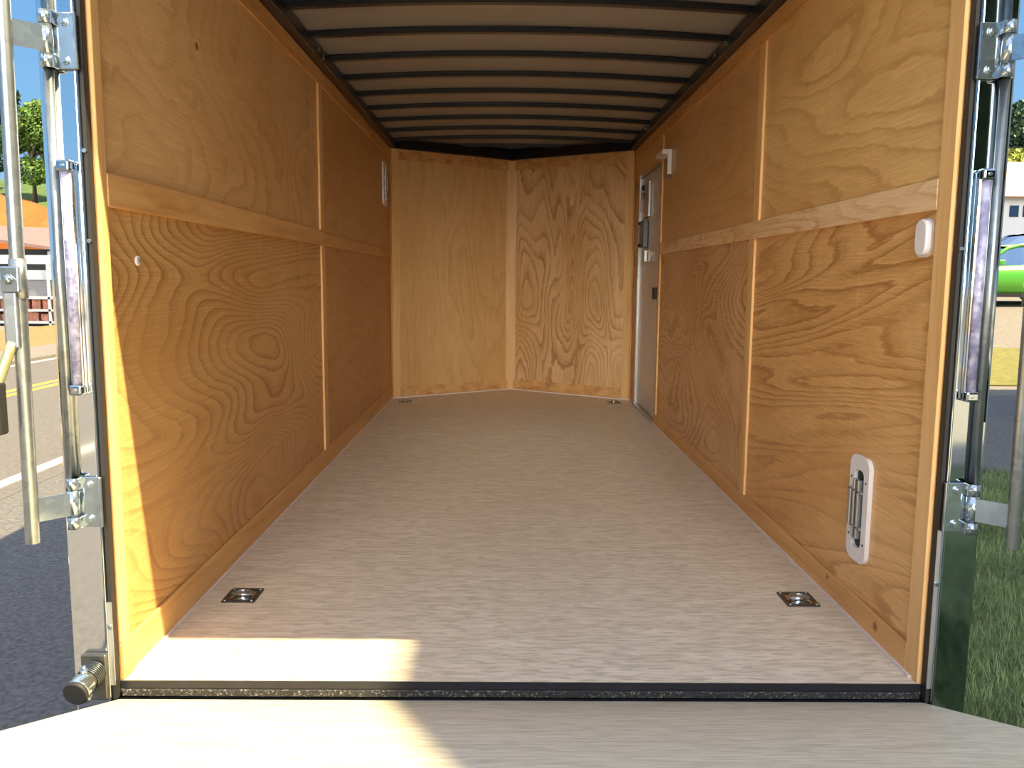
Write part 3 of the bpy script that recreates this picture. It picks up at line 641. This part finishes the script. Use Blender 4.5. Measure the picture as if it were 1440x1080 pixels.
# trees
def leaves(mb_r, blobs, n, size, rnd):
    V, Fc = [], []
    tot = sum(b_[3] ** 2 for b_ in blobs)
    for bx, by, bz, br in blobs:
        for _ in range(int(n * br * br / tot)):
            th, ph = rnd.random() * 2 * PI, math.acos(2 * rnd.random() - 1); rr = br * (0.55 + .5 * rnd.random() ** .6)
            c = Vector((bx + rr * math.sin(ph) * math.cos(th), by + rr * math.sin(ph) * math.sin(th), bz + rr * .85 * math.cos(ph)))
            q = Vector((rnd.random() - .5, rnd.random() - .5, rnd.random() - .5)).normalized(); p = q.orthogonal().normalized(); r_ = q.cross(p); s = size * (.6 + .8 * rnd.random()); k = len(V)
            V += [tuple(c + p * s), tuple(c + r_ * s * .6), tuple(c - p * s), tuple(c - r_ * s * .6)]; Fc.append((k, k + 1, k + 2, k + 3))
    return V, Fc
def make_tree(h, cr_, leaf, seed, n=15000, size=.155, low=.25):
    """tree at the origin: empty > trunk, foliage"""
    rnd = random.Random(seed)
    r = bpy.data.objects.new('tree', None); COL.objects.link(r); ORG[r.name] = Vector((0, 0, 0))
    m = MB(); m.tube([(0, 0, -.5), (.05, 0, h * .3), (-.05, .05, h * .6), (0, 0, h * .85)], [.26, .2, .13, .05], 10)
    blobs = []
    for k in range(16):
        a = rnd.random() * 2 * PI; z = h * (low + (0.93 - low) * rnd.random()); f = math.sin(PI * min(1, max(.12, (z / h - low) / (1 - low) * .85 + .12)))
        q = cr_ * (.15 + .6 * rnd.random()) * (.4 + f * .6); blobs.append((q * math.cos(a), q * math.sin(a), z, cr_ * (.28 + .2 * rnd.random())))
        m.tube([(0, 0, z * .6), (q * .5 * math.cos(a), q * .5 * math.sin(a), z * .85), (q * math.cos(a), q * math.sin(a), z)], [.07, .05, .02], 6)
    m.build('trunk', M['bark'], r)
    V, Fc = leaves(None, blobs, n, size, rnd); me = bpy.data.meshes.new('foliage'); me.from_pydata(V, [], Fc); me.materials.append(leaf)
    f = bpy.data.objects.new('foliage', me); COL.objects.link(f); f.parent = r
    return r
def copy_tree(o, parent=None):
    c = o.copy(); COL.objects.link(c)
    if parent is not None: c.parent = parent
    for ch in list(o.children): copy_tree(ch, c)
    return c
protos = [make_tree(8.5, 3.3, M['leaf1'], 1), make_tree(9.5, 3.6, M['leaf2'], 2), make_tree(6.5, 3.0, M['leaf3'], 5)]
used = set()
def place(i, loc, s, rz_, label, group):
    o = protos[i] if i not in used else copy_tree(protos[i]); used.add(i)
    o.location = loc; o.scale = (s, s, s); o.rotation_euler = (0, 0, rz_); tag(o, label, 'tree', group)
    return o
place(0, (-32.6, 57, 6.4), .78, 0.3, 'pale green tree on the hill, seen between the left lock bar and post', 'hill trees')
place(1, (-38.6, 60, 6.6), .95, 1.3, 'tall dark tree on the hill, at left edge of photo', 'hill trees')
place(0, (-35.4, 53.0, 5.9), .62, 2.3, 'small tree on the hill, behind the left lock bar', 'hill trees')
place(2, (-27.6, 55, 6.0), .5, 0.9, 'yellow green tree on the hill hidden beyond the left post', 'hill trees')
place(2, (34.0, 54, 1.2), 1.25, .4, 'sunny yellow green tree behind the white house, lower front one', 'trees behind the white house')
place(1, (39.5, 63, 1.2), 1.35, .8, 'dark tall tree behind the white house and the yellow green tree', 'trees behind the white house')
place(1, (29.2, 63, 1.0), 1.2, 1.9, 'dark tree behind the white house, partly hidden by the right post', 'trees behind the white house')
# trees behind the viewpoint: seen mirrored in the polished posts
for i, (x, y, s) in enumerate(((13.5, -19.5, 1.2), (22.5, -20.5, 1.3), (10.5, -29.5, 1.4), (21, -32, 1.35))):
    place(1, (x, y, GZ), s, i * 1.1, 'dark tree mirrored in the right rear post', 'trees mirrored in the right post')
for i, (x, y, s) in enumerate(((-20, -40, .6), (-26.5, -42, .65), (-33, -43, .6))):
    place(0, (x, y, GZ), s, i * 1.3, 'low green tree mirrored in the left rear post', 'trees mirrored in the left post')

# shed and rack across the road
sh = thing('open_shed', (-20, 34, 0), 'low open shed with brown roof below the clay bank', 'shed')
def slab4(m, pts, th):
    b = bmesh.new(); hi = [b.verts.new(p) for p in pts]; lo = [b.verts.new((p[0], p[1], p[2] - th)) for p in pts]
    b.faces.new(hi); b.faces.new(lo[::-1])
    for i in range(4): b.faces.new((lo[i], lo[(i + 1) % 4], hi[(i + 1) % 4], hi[i]))
    bmesh.ops.recalc_face_normals(b, faces=b.faces[:]); m._merge(b)
m = MB(); slab4(m, [(-26, 32, 3.2), (-18.2, 32, 2.15), (-17.6, 38, 3.1), (-25.4, 38, 3.3)], .12); m.build('roof', M['shed_roof'], sh)
m = MB(); m.box(-25.5, -18.4, 36.5, 36.7, GZ, 2.2); m.build('back_wall', M['black'], sh)
for x in (-25.4, -22, -18.6): MB().box(x - .08, x + .08, 32.4, 32.56, GZ, 2.0 + (-18.6 - x) * .12).build('post', M['steelwhite'], sh)
rk = thing('storage_rack', (-14.8, 23, GZ), 'pale steel storage rack with grey mesh top beyond the road', 'rack')
MB().box(-17.6, -13.2, 22.9, 23.1, 1.36, 1.62).build('top_beam', M['steelwhite'], rk)
MB().box(-17.6, -13.2, 22.9, 23.1, 0.90, 1.18).build('rail_beam', M['steelwhite'], rk)
MB().box(-17.6, -13.2, 22.96, 23.0, 0.42, 0.90).build('mesh_panel', M['mesh_grey'], rk)
m = MB()
for x in (-17.5, -16.7, -15.9, -15.1, -14.3, -13.55): m.box(x - .035, x + .035, 22.85, 22.92, GZ, 1.4)
m.build('upright_frame', M['steelwhite'], rk)
m = MB()
for z in (-.35, .0, .36): m.box(-17.6, -13.2, 22.85, 24.0, z - .03, z + .03)
m.build('shelf_frame', M['steelwhite'], rk)
m = MB(); rnd = random.Random(5)
for z in (-.32, .03):
    x = -17.4
    while x < -13.6:
        w = .25 + .3 * rnd.random(); m.box(x, x + w * .8, 23.0, 23.7, z, z + .18 + .12 * rnd.random()); x += w
m.build('stacked_goods', M['redbrown'], rk)

# white house
hs = thing('house', (25, 37, 1.2), 'white house with tan roof behind the parked cars', 'house')
MB().box(21.0, 31, 36, 43, 1.0, 4.95).build('walls', M['siding'], hs)
m = MB(); m.prism([(35.4, 4.85), (43.6, 4.85), (39.5, 6.9)], 'x', 20.6, 31.4); m.build('roof', M['tanroof'], hs)
for x in (22.75, 23.35, 24.6, 26.5): MB().box(x - .2, x + .2, 35.96, 36.02, 4.0, 4.5).build('window', M['glass'], hs)

# cars
def car(name, loc, rz_, paintm, label, group=None, s=1.0):
    """length along local x, front at -x"""
    r = bpy.data.objects.new(name, None); COL.objects.link(r); ORG[r.name] = Vector((0, 0, 0))
    # body stations: x, half width, bottom z, shoulder z
    st = [(-2.2, .62, .38, .56), (-2.1, .76, .28, .68), (-1.7, .86, .22, .78), (-1.0, .89, .20, .88), (-.7, .89, .20, .93), (0, .90, .20, .95), (.9, .90, .20, .97), (1.6, .88, .24, .98), (2.05, .80, .30, .93), (2.18, .68, .40, .82)]
    b = bmesh.new(); R = []
    for x, w, z0, z1 in st:
        R.append([b.verts.new(p) for p in ((x, -w * .9, z0), (x, -w, z0 + .15), (x, -w * 1.0, z1 - .22), (x, -w * .93, z1 - .03), (x, -w * .80, z1), (x, 0, z1 + .03), (x, w * .80, z1), (x, w * .93, z1 - .03), (x, w, z1 - .22), (x, w, z0 + .15), (x, w * .9, z0))])
    for i in range(len(R) - 1):
        for k in range(11): f = b.faces.new((R[i][k], R[i][(k + 1) % 11], R[i + 1][(k + 1) % 11], R[i + 1][k])); f.smooth = True
    b.faces.new(R[0][::-1]); b.faces.new(R[-1]); bmesh.ops.recalc_face_normals(b, faces=b.faces[:])
    m = MB(); m._merge(b); m.build('body', paintm, r)
    # cabin glass and roof
    cs = [(-1.05, .80, .93, .93), (-.35, .77, .95, 1.34), (.0, .75, .95, 1.42), (.8, .74, .97, 1.44), (1.3, .73, .97, 1.34), (1.95, .74, .93, .97)]
    b = bmesh.new(); R = []
    for x, w, z0, z1 in cs: R.append([b.verts.new(p) for p in ((x, -w, z0 - .02), (x, -w + (z1 - z0) * .38, z1), (x, 0, z1 + .02), (x, w - (z1 - z0) * .38, z1), (x, w, z0 - .02))])
    for i in range(len(R) - 1):
        for k in range(4): b.faces.new((R[i][k], R[i][k + 1], R[i + 1][k + 1], R[i + 1][k]))
    b.faces.new(R[0]); b.faces.new(R[-1]); bmesh.ops.recalc_face_normals(b, faces=b.faces[:]); m = MB(); m._merge(b); m.build('windows', M['carglass'], r)
    m = MB()
    for sg in (-1, 1):
        top = [(-1.05, sg * .80, .93), (-.35, sg * .63, 1.35), (.0, sg * .585, 1.43), (.8, sg * .575, 1.45), (1.3, sg * .60, 1.35), (1.95, sg * .74, .98)]
        m.tube(top, .045, 6); m.tube([(.35, sg * .79, .95), (.38, sg * .59, 1.43)], .035, 6)
    m.grid(lambda u, v: (-.30 + 1.5 * u, -.60 + 1.2 * v, 1.40 + .07 * math.sin(PI * u) + .02 * math.sin(PI * v)), 8, 4); m.build('roof_frame', paintm, r)
    for sg in (-1, 1):
        m = MB(); m.box(-.80, -.62, min(sg * .86, sg * 1.03), max(sg * .86, sg * 1.03), .93, 1.06, .03, 3); m.build('mirror', paintm, r)
        for x in (-1.4, 1.35):
            m = MB(); m.cyl((x, sg * .68, .33), (x, sg * .91, .33), .33, n=28, bev=.03); wo_ = m.build('wheel', M['rubber'], r)
            MB().cyl((x, sg * .90, .33), (x, sg * .925, .33), .20, n=16, bev=.01).build('hubcap', M['alu'], wo_)
        MB().box(-1.0, .95, min(sg * .86, sg * .905), max(sg * .86, sg * .905), .16, .25).build('side_skirt', M['rubber'], r)
    r.location = loc; r.rotation_euler = (0, 0, rz_); r.scale = (s, s, s); tag(r, label, 'car', group); return r
car('car', (12.6, 19.3, .54), 0.05, M['green_paint'], 'lime green car parked in front of the white house')
car('car', (16.8, 25.0, 1.08), 0.15, M['blue_paint'], 'dark blue car parked behind the lime green car', s=1.08)
car('car', (14.0, -17.0, GZ), 1.2, M['white_paint'], 'white car mirrored in the right rear post')
car('car', (-15.5, -20.5, GZ), 1.9, M['red_paint'], 'dark red car mirrored in the left rear post')

# unseen tall building added at right to throw shade over lawn and half the ramp
nb = thing('shade_building', (8, 0, GZ), 'unseen tall beige building added to shade the lawn and ramp on the right', 'building')
foot = [(5.36, -6.0), (14, -6.0), (14, 8.0), (6.75, 8.0), (5.36, 5.95)]
MB().prism(foot, 'z', GZ, 8.5).build('walls', M['shade_siding'], nb)
MB().prism([(x * 1.003 - .02, y) for x, y in foot], 'z', 8.5, 8.62).build('shade_building_roof_trim', M['alu'], nb)
